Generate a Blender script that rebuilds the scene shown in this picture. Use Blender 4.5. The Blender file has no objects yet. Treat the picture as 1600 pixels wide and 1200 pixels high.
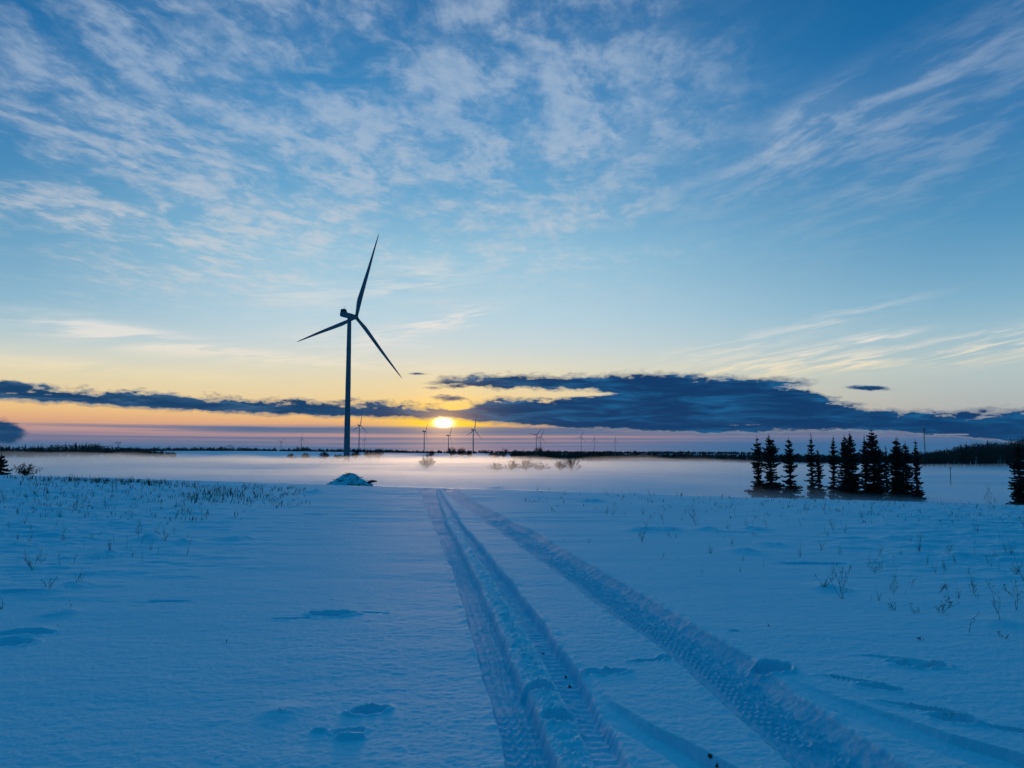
import bpy, math, random
import numpy as np
from mathutils import Vector, Matrix

R = math.radians
scene = bpy.context.scene
COL = scene.collection
EYE = 1.7
F = 1200.0
HOR = 708.0
TH = math.atan((HOR - 600.0) / F)

def ray(px, py):
    cx, cy = (px - 800) / F, (600 - py) / F
    return (cx, math.cos(TH) - cy * math.sin(TH), math.sin(TH) + cy * math.cos(TH))

def at(px, py, D):
    d = ray(px, py); k = D / d[1]
    return d[0] * k, EYE + d[2] * k

def azel(px, py):
    d = ray(px, py); n = math.sqrt(sum(c * c for c in d))
    return math.degrees(math.atan2(d[0], d[1])), math.degrees(math.asin(d[2] / n))

def lin(*c):
    o = []
    for v in c:
        v /= 255.0
        o.append(v / 12.92 if v <= .04045 else ((v + .055) / 1.055) ** 2.4)
    return tuple(o) + (1.0,)

# ------------------------------------------------------------------ noise
def vnoise(x, y, seed=0):
    xi = np.floor(x).astype(np.int64); yi = np.floor(y).astype(np.int64)
    xf = x - xi; yf = y - yi
    u = xf * xf * xf * (xf * (xf * 6 - 15) + 10); v = yf * yf * yf * (yf * (yf * 6 - 15) + 10)
    def h(a, b):
        n = (a * 374761393 + b * 668265263 + seed * 974634777) & 0x7fffffff
        n = ((n ^ (n >> 13)) * 1274126177) & 0x7fffffff
        n = n ^ (n >> 16)
        return (n & 0xffff) / 32767.5 - 1.0
    return (h(xi, yi) * (1 - u) + h(xi + 1, yi) * u) * (1 - v) + (h(xi, yi + 1) * (1 - u) + h(xi + 1, yi + 1) * u) * v

def fbm(x, y, octv=4, seed=0, gain=.5):
    s = 0; a = 1; t = 0
    for i in range(octv):
        s = s + a * vnoise(x * 2 ** i + 17.3 * i, y * 2 ** i - 9.1 * i, seed + i); t += a; a *= gain
    return s / t

def sstep(a, b, x):
    t = np.clip((x - a) / (b - a), 0, 1)
    return t * t * (3 - 2 * t)

# ------------------------------------------------------------------ terrain
def base_h(x, y):
    x = np.asarray(x, float); y = np.asarray(y, float)
    u = np.clip(y - 15, 0, 400)
    plat = -0.0006 * u * u - 0.029 * np.clip(x, -300, 300) * sstep(6, 48, y)
    q = x / np.maximum(y, 30)
    floor = -4.9 - 2.4 * sstep(.02, .42, q) + 4.2 * sstep(800, 2200, y) + 4 * sstep(2200, 6000, y)
    floor = floor + (.45 * vnoise(x / 70 + 3, y / 130, 5) + .28 * vnoise(x / 38, y / 24, 6)) * sstep(110, 220, y)
    yl = 262 - 48 * sstep(100, 155, x) + 6 * vnoise(x / 40, x * 0, 15)
    floor = floor + (.75 * np.exp(-((y - yl) / 3.5) ** 2) - .5 * np.exp(-((y - yl + 8) / 4.5) ** 2)) * sstep(-40, 40, x)
    yl = 440 + .12 * x + 16 * vnoise(x / 60, x * 0, 16)
    floor = floor + (.85 * np.exp(-((y - yl) / 6) ** 2) - .4 * np.exp(-((y - yl + 12) / 8) ** 2)) * sstep(40, -20, x) * sstep(-190, -120, x)
    floor = floor + 8.5 * np.exp(-((x + 640) / 420) ** 2 - ((y - 1700) / 420) ** 2)
    k = 1.1
    return k * np.logaddexp(plat / k, floor / k)

def ground_px(px, py):
    d = ray(px, py)
    t = np.linspace(1.5, 140, 6000)
    z = EYE + d[2] / d[1] * t
    h = base_h(d[0] / d[1] * t, t)
    i = int(np.argmax(h >= z)) if (h >= z).any() else len(t) - 1
    return d[0] / d[1] * t[i], t[i]

def edge(pts):
    g = sorted(((ground_px(*p)) for p in pts), key=lambda a: a[1])
    return np.array([a[1] for a in g]), np.array([a[0] for a in g])

A_L = edge([(656, 764.5), (663, 785), (677, 817), (701, 874), (724, 937), (750, 1027), (765, 1080), (791, 1192), (812, 1280)])
A_R = edge([(681, 764.5), (688, 785), (699, 817), (731, 874), (757, 930), (795, 1020), (825, 1087), (872, 1196), (905, 1280)])
B_L = edge([(683, 764.5), (692, 785), (711, 817), (750, 874), (785, 925), (822, 984), (851, 1035), (876, 1080), (905, 1130), (935, 1200), (965, 1280)])
B_R = edge([(686, 764.5), (700, 785), (722, 817), (770, 874), (812, 925), (868, 1000), (896, 1040), (925, 1080), (952, 1130), (985, 1200), (1015, 1280)])
BB_L = edge([(862, 1030), (905, 1092), (960, 1133), (1050, 1189), (1110, 1230), (1190, 1290)])
BB_R = edge([(912, 1042), (956, 1095), (1012, 1129), (1087, 1166), (1143, 1196), (1200, 1230), (1300, 1290)])
C_L = edge([(690, 764.5), (715, 785), (763, 817), (825, 862), (900, 915), (956, 960), (1031, 1012), (1065, 1039), (1125, 1095), (1185, 1147), (1245, 1200), (1340, 1285)])
C_R = edge([(709, 764.5), (745, 785), (806, 817), (840, 832), (900, 870), (975, 911), (1031, 945), (1106, 990), (1174, 1027), (1260, 1095), (1390, 1180), (1510, 1260)])
CC_L = edge([(1150, 1040), (1215, 1066), (1249, 1086), (1298, 1109), (1370, 1135), (1427, 1158), (1499, 1187), (1610, 1230), (1750, 1290)])
CC_R = edge([(1180, 1030), (1238, 1062), (1312, 1092), (1399, 1118), (1485, 1148), (1571, 1172), (1700, 1212), (1900, 1285)])

def rut(x, y, L, Rr, depth, wall, y0, y1, soft=.6):
    """returns (offset, s, mask) of one wheel rut"""
    wob = .022 * fbm(x * 2.2, y * 1.3, 2, 41) + .012 * fbm(x * 14, y * 12, 3, 43)
    xl = np.interp(y, *L) + wob; xr = np.interp(y, *Rr) + wob
    s = (x - xl) / np.maximum(xr - xl, .02)
    inside = sstep(-wall, wall * .6, x - xl) * sstep(-wall * .4, wall * 1.6, xr - x)
    m = inside * sstep(y0, y0 + soft, y) * (1 - sstep(y1 - 4, y1, y))
    rim = (np.exp(-((x - xl + .05) / .05) ** 2) + np.exp(-((x - xr - .04) / .05) ** 2)) * (1 - inside)
    rim = rim * sstep(y0, y0 + soft, y) * (1 - sstep(40, 70, y))
    clump = np.clip(.45 + .9 * fbm(x * 9, y * 7, 3, 12), 0, 2)
    return -depth * m + .010 * rim * clump, s, m

DENTS = [  # px, py, length m, width m, heading (deg from +x, ground), depth
    (945, 1051, .30, .10, 8, .075), (928, 1049, .16, .13, 0, .03), (1010, 1033, .31, .05, 14, .05), (1040, 1028, .12, .10, 0, .03),
    (1436, 1040, .37, .15, -12, .11), (1395, 1030, .5, .08, -24, .03),
    (1207, 1044, .25, .22, -10, .14), (1322, 1062, .36, .055, -32, .05), (1375, 1076, .30, .09, -24, .055),
    (1440, 1107, .42, .07, -34, .06), (1492, 1124, .24, .13, -26, .075), (1588, 1142, .30, .07, -30, .05),
    (578, 1110, .23, .12, 22, .095), (545, 1144, .17, .10, 14, .055), (548, 1153, .20, .05, 8, -.022), (500, 1142, .10, .04, 5, -.018),
    (520, 960, .42, .22, 2, .085), (455, 967, .42, .07, 5, .035), (575, 958, .35, .06, 0, .035), (262, 940, .5, .10, 3, .04),
    (1147, 987, .10, .06, 0, .04), (845, 1080, .18, .20, 60, .075), (872, 1125, .17, .2, 60, .075),
    (487, 804, 1.1, .16, 0, .05), (360, 841, .7, .15, 0, .05), (715, 801, .6, .14, 0, .04), (1150, 832, .8, .2, 0, .05),
    (30, 989, .5, .2, 5, .05), (8, 1005, .4, .25, 15, .06), (20, 925, .6, .25, 0, .05), (1560, 870, 1.2, .25, 0, .06), (1270, 880, 1.0, .2, 0, .05)]
DENTS = [(*ground_px(a, b), l, w, R(h), dp) for a, b, l, w, h, dp in DENTS]

MOUNDS = [(1042, 828), (1162, 862), (1205, 851), (1101, 828), (1400, 842), (925, 784), (490, 770), (365, 842), (230, 842), (282, 848), (172, 866), (1290, 918), (1440, 853), (1500, 870), (95, 958), (121, 914), (75, 925), (445, 1112), (775, 764), (40, 988), (1560, 975), (1000, 828), (1180, 827)]
MOUNDS = [ground_px(*m) for m in MOUNDS]

def full_h(x, y, want_packed_shade=False):
    z = base_h(x, y)
    near = 1 - sstep(120, 200, y)
    # wind drifts, long across the view
    z = z + near * (.012 + .045 * sstep(9, 30, y)) * fbm(x * .16, y * .42, 3, 3) + near * (.007 + .015 * sstep(9, 24, y)) * fbm(x * .7, y * 1.9, 3, 8)
    rough = np.clip(sstep(-.12, -.5, x / (y + 4)) * sstep(7, 14, y) + sstep(.18, .5, x / (y + 4)) * sstep(8, 13, y), 0, 1)
    n = fbm(x * 1.3, y * 2.6, 4, 21)
    z = z + near * rough * (.075 * np.clip(n, -.15, 1) + .02 * fbm(x * 4, y * 6, 3, 27))
    # fine grain of the wind crust
    z = z + (1 - sstep(14, 30, y)) * (.0035 * fbm(x * 9, y * 17, 4, 31, .65) + .0028 * fbm(x * 34, y * 40, 2, 33, .8))
    for gx, gy, l, w, a, dp in DENTS:
        dx, dy = x - gx, y - gy
        m = (np.abs(dx) < l * 2) & (np.abs(dy) < l * 2)
        if not m.any(): continue
        X, Y = x[m], y[m]
        ca, sa = math.cos(a), math.sin(a)
        e = np.sqrt(((dx[m] * ca + dy[m] * sa) / (l * .55)) ** 2 + ((-dx[m] * sa + dy[m] * ca) / (w * .62)) ** 2)
        e = e + .28 * fbm(X * 11, Y * 11, 3, 55)
        z[m] += -1.3 * dp * (1 - sstep(.62, 1.02, e)) + abs(dp) * .16 * np.exp(-((e - 1.18) / .16) ** 2) * (1 + fbm(X * 16, Y * 16, 2, 56)) 
    for gx, gy in MOUNDS:
        w = .014 * gy + .04
        m = (np.abs(x - gx) < 3 * w) & (np.abs(y - gy) < 4 * w)
        if m.any():
            e = ((x[m] - gx) / w) ** 2 + ((y[m] - gy) / (w * 1.3)) ** 2
            z[m] += (.008 + .004 * gy) * np.exp(-e) * (1 + .6 * fbm(x[m] * 6, y[m] * 6, 3, 61))
    near_t = y < 75
    X, Y = x[near_t], y[near_t]
    far_soft = 1 - sstep(16, 34, Y)
    clod = fbm(X * 13, Y * 10, 4, 71, .6)
    clod2 = np.abs(fbm(X * 26, Y * 20, 3, 72, .6))
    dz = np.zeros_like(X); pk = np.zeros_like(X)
    # left pass
    o, s, m = rut(X, Y, A_L, A_R, .085, .016, -9, 66)
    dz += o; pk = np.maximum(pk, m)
    ribs = sum(np.exp(-((s - c) / .024) ** 2) for c in (.30, .52, .63, .80)) * .015
    tread = .0055 * np.clip(2 * np.sin((Y * 55) + 5 * np.abs(((s * 5) % 1) - .5)), -1, 1) * sstep(-.3, .1, vnoise(X * 1.5, Y * .8, 75))
    dz += m * far_soft * (ribs * (s < 1) + tread * sstep(.02, .1, s) * .8 + .012 * clod * sstep(.6, .9, s) + .004 * clod)
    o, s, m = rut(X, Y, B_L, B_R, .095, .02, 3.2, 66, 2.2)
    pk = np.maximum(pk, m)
    dz += o + m * far_soft * (.012 * clod + .004 * np.sin(Y * 58))
    o, s, m = rut(X, Y, BB_L, BB_R, .135, .022, -9, float(BB_L[0].max()) + .25)
    dz = np.minimum(dz, dz * (1 - m) + o) + m * far_soft * .006 * clod
    # churned ridge left standing between the two left ruts
    xa = np.interp(Y, *A_R); xb = np.interp(Y, *B_L)
    t = (X - xa) / np.maximum(xb - xa, .05)
    rid = np.clip(t * (1 - t) * 4, 0, 1) * (1 - sstep(20, 45, Y))
    dz += rid * (.010 + .022 * np.clip(.5 + 1.3 * fbm(X * 6, Y * 2.6, 4, 81), 0, 1.5) + .05 * clod2 + .022 * clod) * sstep(.05, .3, xb - xa) 
    # right pass
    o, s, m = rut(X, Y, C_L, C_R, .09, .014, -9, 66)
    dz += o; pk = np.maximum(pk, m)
    slope = sstep(.72, 1.0, s) * .07
    ribs = sum(np.exp(-((s - c) / .014) ** 2) for c in (.12, .22, .30, .37, .45)) * .017
    tread = .008 * np.clip(2 * np.sin(Y * 62 + 9 * s), -1, 1) * sstep(.26, .30, s) * (1 - sstep(.5, .55, s)) * (vnoise(X * 2, Y * .9, 76) > -.5)
    rough2 = sstep(.42, .55, s) * (1 - sstep(.72, .86, s)) * (.035 * clod2 + .018 * clod)
    dz += m * (slope + far_soft * (ribs + tread + rough2 + .004 * clod))
    o, s, m = rut(X, Y, CC_L, CC_R, .13, .022, -9, float(CC_L[0].max()) + .15)
    dz = np.minimum(dz, dz * (1 - m) + o) + m * .008 * clod * sstep(.3, .0, s)
    z[near_t] += dz
    if want_packed_shade:
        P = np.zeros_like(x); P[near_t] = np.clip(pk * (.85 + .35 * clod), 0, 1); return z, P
    return z

def h1(x, y):
    return float(full_h(np.array([float(x)]), np.array([float(y)]))[0])

# ------------------------------------------------------------------ materials
def mat(name, col, rough=.8, var=.0, scale=4.0, spec=.3, metallic=0.0, bump=0.0):
    m = bpy.data.materials.new(name); m.use_nodes = True
    nt = m.node_tree; b = nt.nodes['Principled BSDF']
    b.inputs['Roughness'].default_value = rough
    b.inputs['Specular IOR Level'].default_value = spec
    b.inputs['Metallic'].default_value = metallic
    tc = nt.nodes.new('ShaderNodeTexCoord')
    n = nt.nodes.new('ShaderNodeTexNoise'); n.inputs['Scale'].default_value = scale; n.inputs['Detail'].default_value = 5
    nt.links.new(tc.outputs['Object'], n.inputs['Vector'])
    mx = nt.nodes.new('ShaderNodeMix'); mx.data_type = 'RGBA'
    mx.inputs['A'].default_value = (*[c * (1 - var) for c in col], 1)
    mx.inputs['B'].default_value = (*[min(1, c * (1 + var)) for c in col], 1)
    nt.links.new(n.outputs['Fac'], mx.inputs['Factor'])
    nt.links.new(mx.outputs['Result'], b.inputs['Base Color'])
    if bump:
        bp = nt.nodes.new('ShaderNodeBump'); bp.inputs['Strength'].default_value = bump; bp.inputs['Distance'].default_value = .05
        nt.links.new(n.outputs['Fac'], bp.inputs['Height']); nt.links.new(bp.outputs['Normal'], b.inputs['Normal'])
    return m

def snow_mat():
    m = bpy.data.materials.new('snow'); m.use_nodes = True
    nt = m.node_tree; b = nt.nodes['Principled BSDF']; L = nt.links.new
    b.inputs['Roughness'].default_value = .7
    b.inputs['Specular IOR Level'].default_value = .28
    at_ = nt.nodes.new('ShaderNodeAttribute'); at_.attribute_name = 'packed_shade'
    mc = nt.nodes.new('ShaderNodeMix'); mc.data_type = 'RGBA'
    mc.inputs['A'].default_value = (.58, .85, .96, 1); mc.inputs['B'].default_value = (.27, .66, .83, 1)  # second colour: compressed snow's bluer tone, deepened to stand in for rut-wall shade
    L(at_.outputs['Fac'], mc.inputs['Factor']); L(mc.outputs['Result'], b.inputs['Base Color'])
    tc = nt.nodes.new('ShaderNodeTexCoord')
    prev = None
    for sc, dist, st in ((5.0, .02, .35), (42.0, .006, .55), (150.0, .0025, .6)):
        n = nt.nodes.new('ShaderNodeTexNoise'); n.inputs['Scale'].default_value = sc; n.inputs['Detail'].default_value = 4
        mp = nt.nodes.new('ShaderNodeMapping'); mp.inputs['Scale'].default_value = (1, 1.7, 1)
        L(tc.outputs['Object'], mp.inputs['Vector']); L(mp.outputs['Vector'], n.inputs['Vector'])
        bp = nt.nodes.new('ShaderNodeBump'); bp.inputs['Strength'].default_value = st; bp.inputs['Distance'].default_value = dist
        L(n.outputs['Fac'], bp.inputs['Height'])
        if prev: L(prev.outputs['Normal'], bp.inputs['Normal'])
        prev = bp
    L(prev.outputs['Normal'], b.inputs['Normal'])
    return m

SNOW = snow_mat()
PAINT = mat('turbine_paint', (.20, .215, .23), .6, .05, .3, .15)
DARKM = mat('dark_metal', (.08, .08, .085), .5, .15, 2, .4)
NEEDLE = mat('spruce_needles', (.036, .050, .034), .8, .35, 3, .2)
BARK = mat('bark', (.07, .052, .04), .9, .3, 6, .2)
TWIG = mat('bare_twigs', (.075, .058, .047), .9, .3, 2, .2)
WOODS = mat('wood_foliage', (.042, .048, .040), .9, .35, .2, .1)
STALK = mat('dry_stalk', (.15, .12, .08), .9, .4, 9, .2)
GRASS = mat('dry_grass_blades', (.12, .095, .06), .9, .4, 6, .2)
STEEL = mat('galvanised_steel', (.16, .165, .17), .5, .1, 2, .4, .3)
EARTH = mat('frozen_earth', (.11, .07, .045), .95, .4, 30, .15, 0, .5)

def heap_mat():
    m = bpy.data.materials.new('snowed_brush_heap'); m.use_nodes = True
    nt = m.node_tree; b = nt.nodes['Principled BSDF']; L = nt.links.new
    b.inputs['Roughness'].default_value = .8
    tc = nt.nodes.new('ShaderNodeTexCoord')
    n = nt.nodes.new('ShaderNodeTexNoise'); n.inputs['Scale'].default_value = 2.6; n.inputs['Detail'].default_value = 6; n.inputs['Roughness'].default_value = .65
    L(tc.outputs['Object'], n.inputs['Vector'])
    r = nt.nodes.new('ShaderNodeValToRGB'); r.color_ramp.elements[0].position = .50; r.color_ramp.elements[1].position = .64
    r.color_ramp.elements[0].color = (.70, .80, .86, 1); r.color_ramp.elements[1].color = (.09, .085, .08, 1)
    L(n.outputs['Fac'], r.inputs['Fac']); L(r.outputs['Color'], b.inputs['Base Color'])
    bp = nt.nodes.new('ShaderNodeBump'); bp.inputs['Strength'].default_value = .6; bp.inputs['Distance'].default_value = .08
    L(n.outputs['Fac'], bp.inputs['Height']); L(bp.outputs['Normal'], b.inputs['Normal'])
    return m
HEAP = heap_mat()

def vol_mat(name, col, dens, g):
    m = bpy.data.materials.new(name); m.use_nodes = True
    nt = m.node_tree; nt.nodes.clear()
    o = nt.nodes.new('ShaderNodeOutputMaterial'); v = nt.nodes.new('ShaderNodeVolumePrincipled')
    v.inputs['Color'].default_value = (*col, 1); v.inputs['Density'].default_value = dens; v.inputs['Anisotropy'].default_value = g
    nt.links.new(v.outputs['Volume'], o.inputs['Volume'])
    return m

# ------------------------------------------------------------------ mesh helpers
class MB:
    def __init__(s): s.v = []; s.f = []
    def poly(s, pts):
        i = len(s.v); s.v += [tuple(p) for p in pts]; s.f.append(tuple(range(i, i + len(pts))))
    def tube(s, pts, rad, n=3, cap=True):
        pts = [Vector(p) for p in pts]; i0 = len(s.v)
        for k, p in enumerate(pts):
            t = (pts[min(k + 1, len(pts) - 1)] - pts[max(k - 1, 0)])
            t = t.normalized() if t.length > 1e-9 else Vector((0, 0, 1))
            a = t.cross(Vector((0, 0, 1)) if abs(t.z) < .9 else Vector((1, 0, 0))).normalized(); b = t.cross(a)
            r = rad[k] if isinstance(rad, (list, tuple)) else rad
            for j in range(n):
                w = 2 * math.pi * j / n
                s.v.append(tuple(p + (a * math.cos(w) + b * math.sin(w)) * r))
        for k in range(len(pts) - 1):
            for j in range(n):
                a = i0 + k * n + j; b = i0 + k * n + (j + 1) % n
                s.f.append((a, b, b + n, a + n))
        if cap:
            s.f.append(tuple(i0 + j for j in reversed(range(n))))
            e = i0 + (len(pts) - 1) * n
            s.f.append(tuple(e + j for j in range(n)))
    def rings(s, rings, cap=True):
        i0 = len(s.v); n = len(rings[0])
        for r in rings: s.v += [tuple(p) for p in r]
        for k in range(len(rings) - 1):
            for j in range(n):
                a = i0 + k * n + j; b = i0 + k * n + (j + 1) % n
                s.f.append((a, b, b + n, a + n))
        if cap:
            s.f.append(tuple(i0 + j for j in reversed(range(n)))); e = i0 + (len(rings) - 1) * n
            s.f.append(tuple(e + j for j in range(n)))
    def box(s, c, d):
        x, y, z = c; a, b, h = d[0] / 2, d[1] / 2, d[2] / 2
        s.rings([[(x - a, y - b, z - h), (x + a, y - b, z - h), (x + a, y + b, z - h), (x - a, y + b, z - h)],
                 [(x - a, y - b, z + h), (x + a, y - b, z + h), (x + a, y + b, z + h), (x - a, y + b, z + h)]])
    def mesh(s, name, m, smooth=False):
        me = bpy.data.meshes.new(name); me.from_pydata(s.v, [], s.f); me.materials.append(m)
        if smooth: me.polygons.foreach_set('use_smooth', [True] * len(me.polygons))
        me.update(); return me
    def build(s, name, m, parent=None, smooth=False):
        return link(name, s.mesh(name, m, smooth), parent)

def link(name, data, parent=None):
    o = bpy.data.objects.new(name, data); COL.objects.link(o)
    if parent: o.parent = parent
    return o
def tag(o, label=None, cat=None, group=None, kind=None):
    if label: o['label'] = label
    if cat: o['category'] = cat
    if group: o['group'] = group
    if kind: o['kind'] = kind
    return o
def empty(name, loc, rz=0):
    o = link(name, None); o.location = loc; o.rotation_euler = (0, 0, rz); o.empty_display_size = .1
    return o

# ------------------------------------------------------------------ snow field
def grid_mesh(name, X, Y, Z, m, smooth=True):
    nr, nc = X.shape
    v = np.stack([X, Y, Z], -1).reshape(-1, 3).astype(np.float32)
    i = np.arange(nr * nc).reshape(nr, nc)
    q = np.stack([i[:-1, :-1], i[:-1, 1:], i[1:, 1:], i[1:, :-1]], -1).reshape(-1)
    me = bpy.data.meshes.new(name); nf = len(q) // 4
    me.vertices.add(len(v)); me.vertices.foreach_set('co', v.ravel())
    me.loops.add(len(q)); me.loops.foreach_set('vertex_index', q.astype(np.int32))
    me.polygons.add(nf); me.polygons.foreach_set('loop_start', np.arange(0, 4 * nf, 4, dtype=np.int32))
    me.polygons.foreach_set('loop_total', np.full(nf, 4, np.int32))
    me.polygons.foreach_set('use_smooth', np.full(nf, smooth, bool))
    me.materials.append(m); me.update(calc_edges=True); me.validate()
    return link(name, me)

ys = [-40, -25, -12, -6, -3, -1, 0, .8, 1.5, 2.0, 2.4, 2.7]
y = 2.9
while y < 9000:
    ys.append(y)
    y *= 1.0031 if y < 13 else 1.0042 if y < 20 else (1.0062 if y < 75 else (1.011 if y < 520 else 1.025))
ys = np.array(ys)
u = np.concatenate([np.linspace(-1.15, -.76, 30)[:-1], np.linspace(-.76, .76, 1280), np.linspace(.76, 1.15, 30)[1:]])
W = np.where(ys > 2, ys + 2.0, 4.0 + (2 - ys) * 1.2)
GX = W[:, None] * u[None, :]
GY = np.repeat(ys[:, None], len(u), 1)
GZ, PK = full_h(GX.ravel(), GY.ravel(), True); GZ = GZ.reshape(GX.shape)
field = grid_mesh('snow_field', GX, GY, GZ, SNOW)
field.data.attributes.new('packed_shade', 'FLOAT', 'POINT').data.foreach_set('value', PK.astype(np.float32))
tag(field, 'snow covered field with wheel tracks falling to a misty valley', kind='structure')

# ------------------------------------------------------------------ mist and haze
def off_trees(X, Y): return 1 - sstep(.15, .28, X / Y) * (1 - sstep(96, 150, Y))
def mist(name, T0, dens, g, label, y0, y1, yfar, rough=1.5, win=None):
    rows = np.geomspace(y0, yfar, 170); us = np.linspace(-1.1, 1.1, 120)
    X = rows[:, None] * us[None, :]; Y = np.repeat(rows[:, None], len(us), 1)
    H = base_h(X, Y)
    T = T0 * sstep(y0, y1 - (y1 - 130) * sstep(.15, .3, X / Y), Y) * (1 - .4 * sstep(.12, .5, X / Y)) * (1 - .93 * sstep(380, 650, Y) * sstep(.02, .12, X / Y)) * (1 - .95 * sstep(yfar * .5, yfar * .85, Y)) * np.clip(1 + rough * fbm(X / 85, Y / 42, 3, 91) + .25 * vnoise(X / 17, Y / 22, 94), .12, 2.4)
    if win: T = T * win(X, Y)
    T = T + .02
    edge_ = 1 - sstep(.98, 1.1, np.abs(us))[None, :]
    top = H + T * edge_; bot = H - 1.2
    nr, nc = X.shape
    v = np.concatenate([np.stack([X, Y, top], -1).reshape(-1, 3), np.stack([X, Y, bot], -1).reshape(-1, 3)])
    i = np.arange(nr * nc).reshape(nr, nc); j = i + nr * nc
    f = [tuple(q) for q in np.stack([i[:-1, :-1], i[:-1, 1:], i[1:, 1:], i[1:, :-1]], -1).reshape(-1, 4)]
    f += [tuple(q) for q in np.stack([j[:-1, :-1], j[1:, :-1], j[1:, 1:], j[:-1, 1:]], -1).reshape(-1, 4)]
    for a, b, c, d in ((i[0, :-1], i[0, 1:], j[0, 1:], j[0, :-1]), (i[-1, 1:], i[-1, :-1], j[-1, :-1], j[-1, 1:]),
                       (i[1:, 0], i[:-1, 0], j[:-1, 0], j[1:, 0]), (i[:-1, -1], i[1:, -1], j[1:, -1], j[:-1, -1])):
        f += [tuple(q) for q in np.stack([a, d, c, b], -1)]
    me = bpy.data.meshes.new(name); me.from_pydata([tuple(p) for p in v], [], [tuple(int(k) for k in q) for q in f])
    me.materials.append(vol_mat(name, (.86, .95, 1.0), dens, g)); me.update()
    import bmesh
    bm = bmesh.new(); bm.from_mesh(me); bmesh.ops.recalc_face_normals(bm, faces=bm.faces); bm.to_mesh(me); bm.free()
    return tag(link(name, me), label, kind='stuff')
mist('ground_mist', 3.3, .0092, .84, 'dense low mist lying in the snowy valley', 38, 360, 850, 1.6, off_trees)
mist('thin_mist', 4.3, .0027, .84, 'thin upper veil of mist over the valley', 50, 300, 1000, 1.0)
mist('mist_patch', 5.6, .020, .2, 'pale patch of mist hanging around the feet of the spruces', 58, 70, 170, .5, lambda X, Y: np.exp(-((X / Y - .43) / .19) ** 4))

hb = MB(); hb.box((0, 4480, 95), (20000, 9080, 260))
hz = hb.build('haze', vol_mat('haze', (.70, .88, 1.0), .000008, .4)); tag(hz, 'thin cold evening haze', kind='stuff')

# ------------------------------------------------------------------ wind turbines
BL = 71.0
HUBH = 115.0
def blade_mesh():
    b = MB(); rings = []
    for k in range(26):
        t = k / 25; r = 1.2 + (BL - 1.2) * t
        if t < .2:
            e = t / .2; e = e * e * (3 - 2 * e); c = 2.7 + (4.3 - 2.7) * e; th = 2.7 + (1.5 - 2.7) * e
        else:
            e = (t - .2) / .8; c = 4.3 * (1 - e) ** .9 + .55 * e; th = 1.5 * (1 - e) ** 1.1 + .10
            if k == 25: c, th = .2, .05
        tw = R(24) * (1 - t) ** 2 + R(4)
        off = -(c - 2.7) * .5 * (1 if t < .2 else 1) if c > 2.7 else (2.7 - c) * .18
        ring = []
        for j in range(14):
            w = 2 * math.pi * j / 14
            X = math.cos(w) * c / 2 + off; Y = math.sin(w) * th / 2 * (1 - .35 * (math.cos(w) < 0) * -math.cos(w) * min(1, t * 5))
            ring.append((X * math.cos(tw) - Y * math.sin(tw), X * math.sin(tw) + Y * math.cos(tw) + 1.5 * t * t, r))
        rings.append(ring)
    b.rings(rings); return b.mesh('blade', PAINT, True)
def tower_mesh():
    b = MB(); rings = []
    zs = [0, .01, .25, .2501, .2521, .2522, .5, .5001, .5021, .5022, .75, .7501, .7521, .7522, 1]
    for t in zs:
        r = 2.5 - (2.5 - 1.6) * t
        if abs((t * 4) % 1 - .005) < .004 and .2 < t < .9: r += .06
        rings.append([(r * math.cos(2 * math.pi * j / 32), r * math.sin(2 * math.pi * j / 32), t) for j in range(32)])
    b.rings(rings); return b.mesh('tower', PAINT, True)
def nacelle_mesh():
    b = MB(); rings = []
    for y, w, h, dz in ((-9.9, .6, .6, 0), (-9.7, 2.6, 2.6, 0), (-9.0, 3.7, 3.9, .05), (-6, 4.1, 4.3, .05), (1, 4.1, 4.2, .0), (4.2, 3.7, 3.8, 0), (5.6, 3.2, 3.3, 0), (5.9, 2.6, 2.6, 0)):
        ring = []
        for j in range(20):
            a = 2 * math.pi * j / 20; c, s_ = math.cos(a), math.sin(a); p = .55
            ring.append((math.copysign(abs(c) ** p, c) * w / 2, y, math.copysign(abs(s_) ** p, s_) * h / 2 + dz))
        rings.append(ring)
    b.rings(rings); return b.mesh('nacelle', PAINT, True)
def cooler_mesh():
    b = MB()
    b.rings([[(-1.9, -8.6, 2.0), (1.9, -8.6, 2.0), (1.9, -4.6, 2.0), (-1.9, -4.6, 2.0)],
             [(-1.8, -8.3, 4.4), (1.8, -8.3, 4.4), (1.8, -5.9, 4.4), (-1.8, -5.9, 4.4)]])
    for x in (-.9, 0, .9): b.box((x, -8.62, 3.2), (.12, .1, 2.0))
    return b.mesh('cooler', DARKM)
def mast_mesh():
    b = MB(); b.tube([(0, -6.4, 4.3), (0, -6.4, 5.9)], .1, 5); b.box((0, -6.4, 5.9), (1.2, .15, .15)); b.tube([(.6, -6.4, 5.9), (.6, -6.4, 6.5)], .14, 5)
    return b.mesh('wind_vane', DARKM)
def hub_mesh():
    b = MB(); rings = []
    for y, r in ((-1.9, 1.3), (-1.7, 1.75), (0, 1.95), (.9, 1.7), (1.6, 1.1), (2.0, .45), (2.1, .05)):
        rings.append([(r * math.cos(2 * math.pi * j / 20), y, r * math.sin(2 * math.pi * j / 20)) for j in range(20)])
    b.rings(rings); return b.mesh('hub', PAINT, True)
def door_mesh():
    b = MB(); b.box((0, -2.48, 4.1), (1.1, .14, 2.4)); b.box((0, -2.9, 2.75), (1.6, .9, .12))
    for k in range(8): b.box((0, -3.4 - .28 * k, 2.6 - .33 * k), (1.3, .28, .08))
    return b.mesh('door', DARKM)
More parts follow.
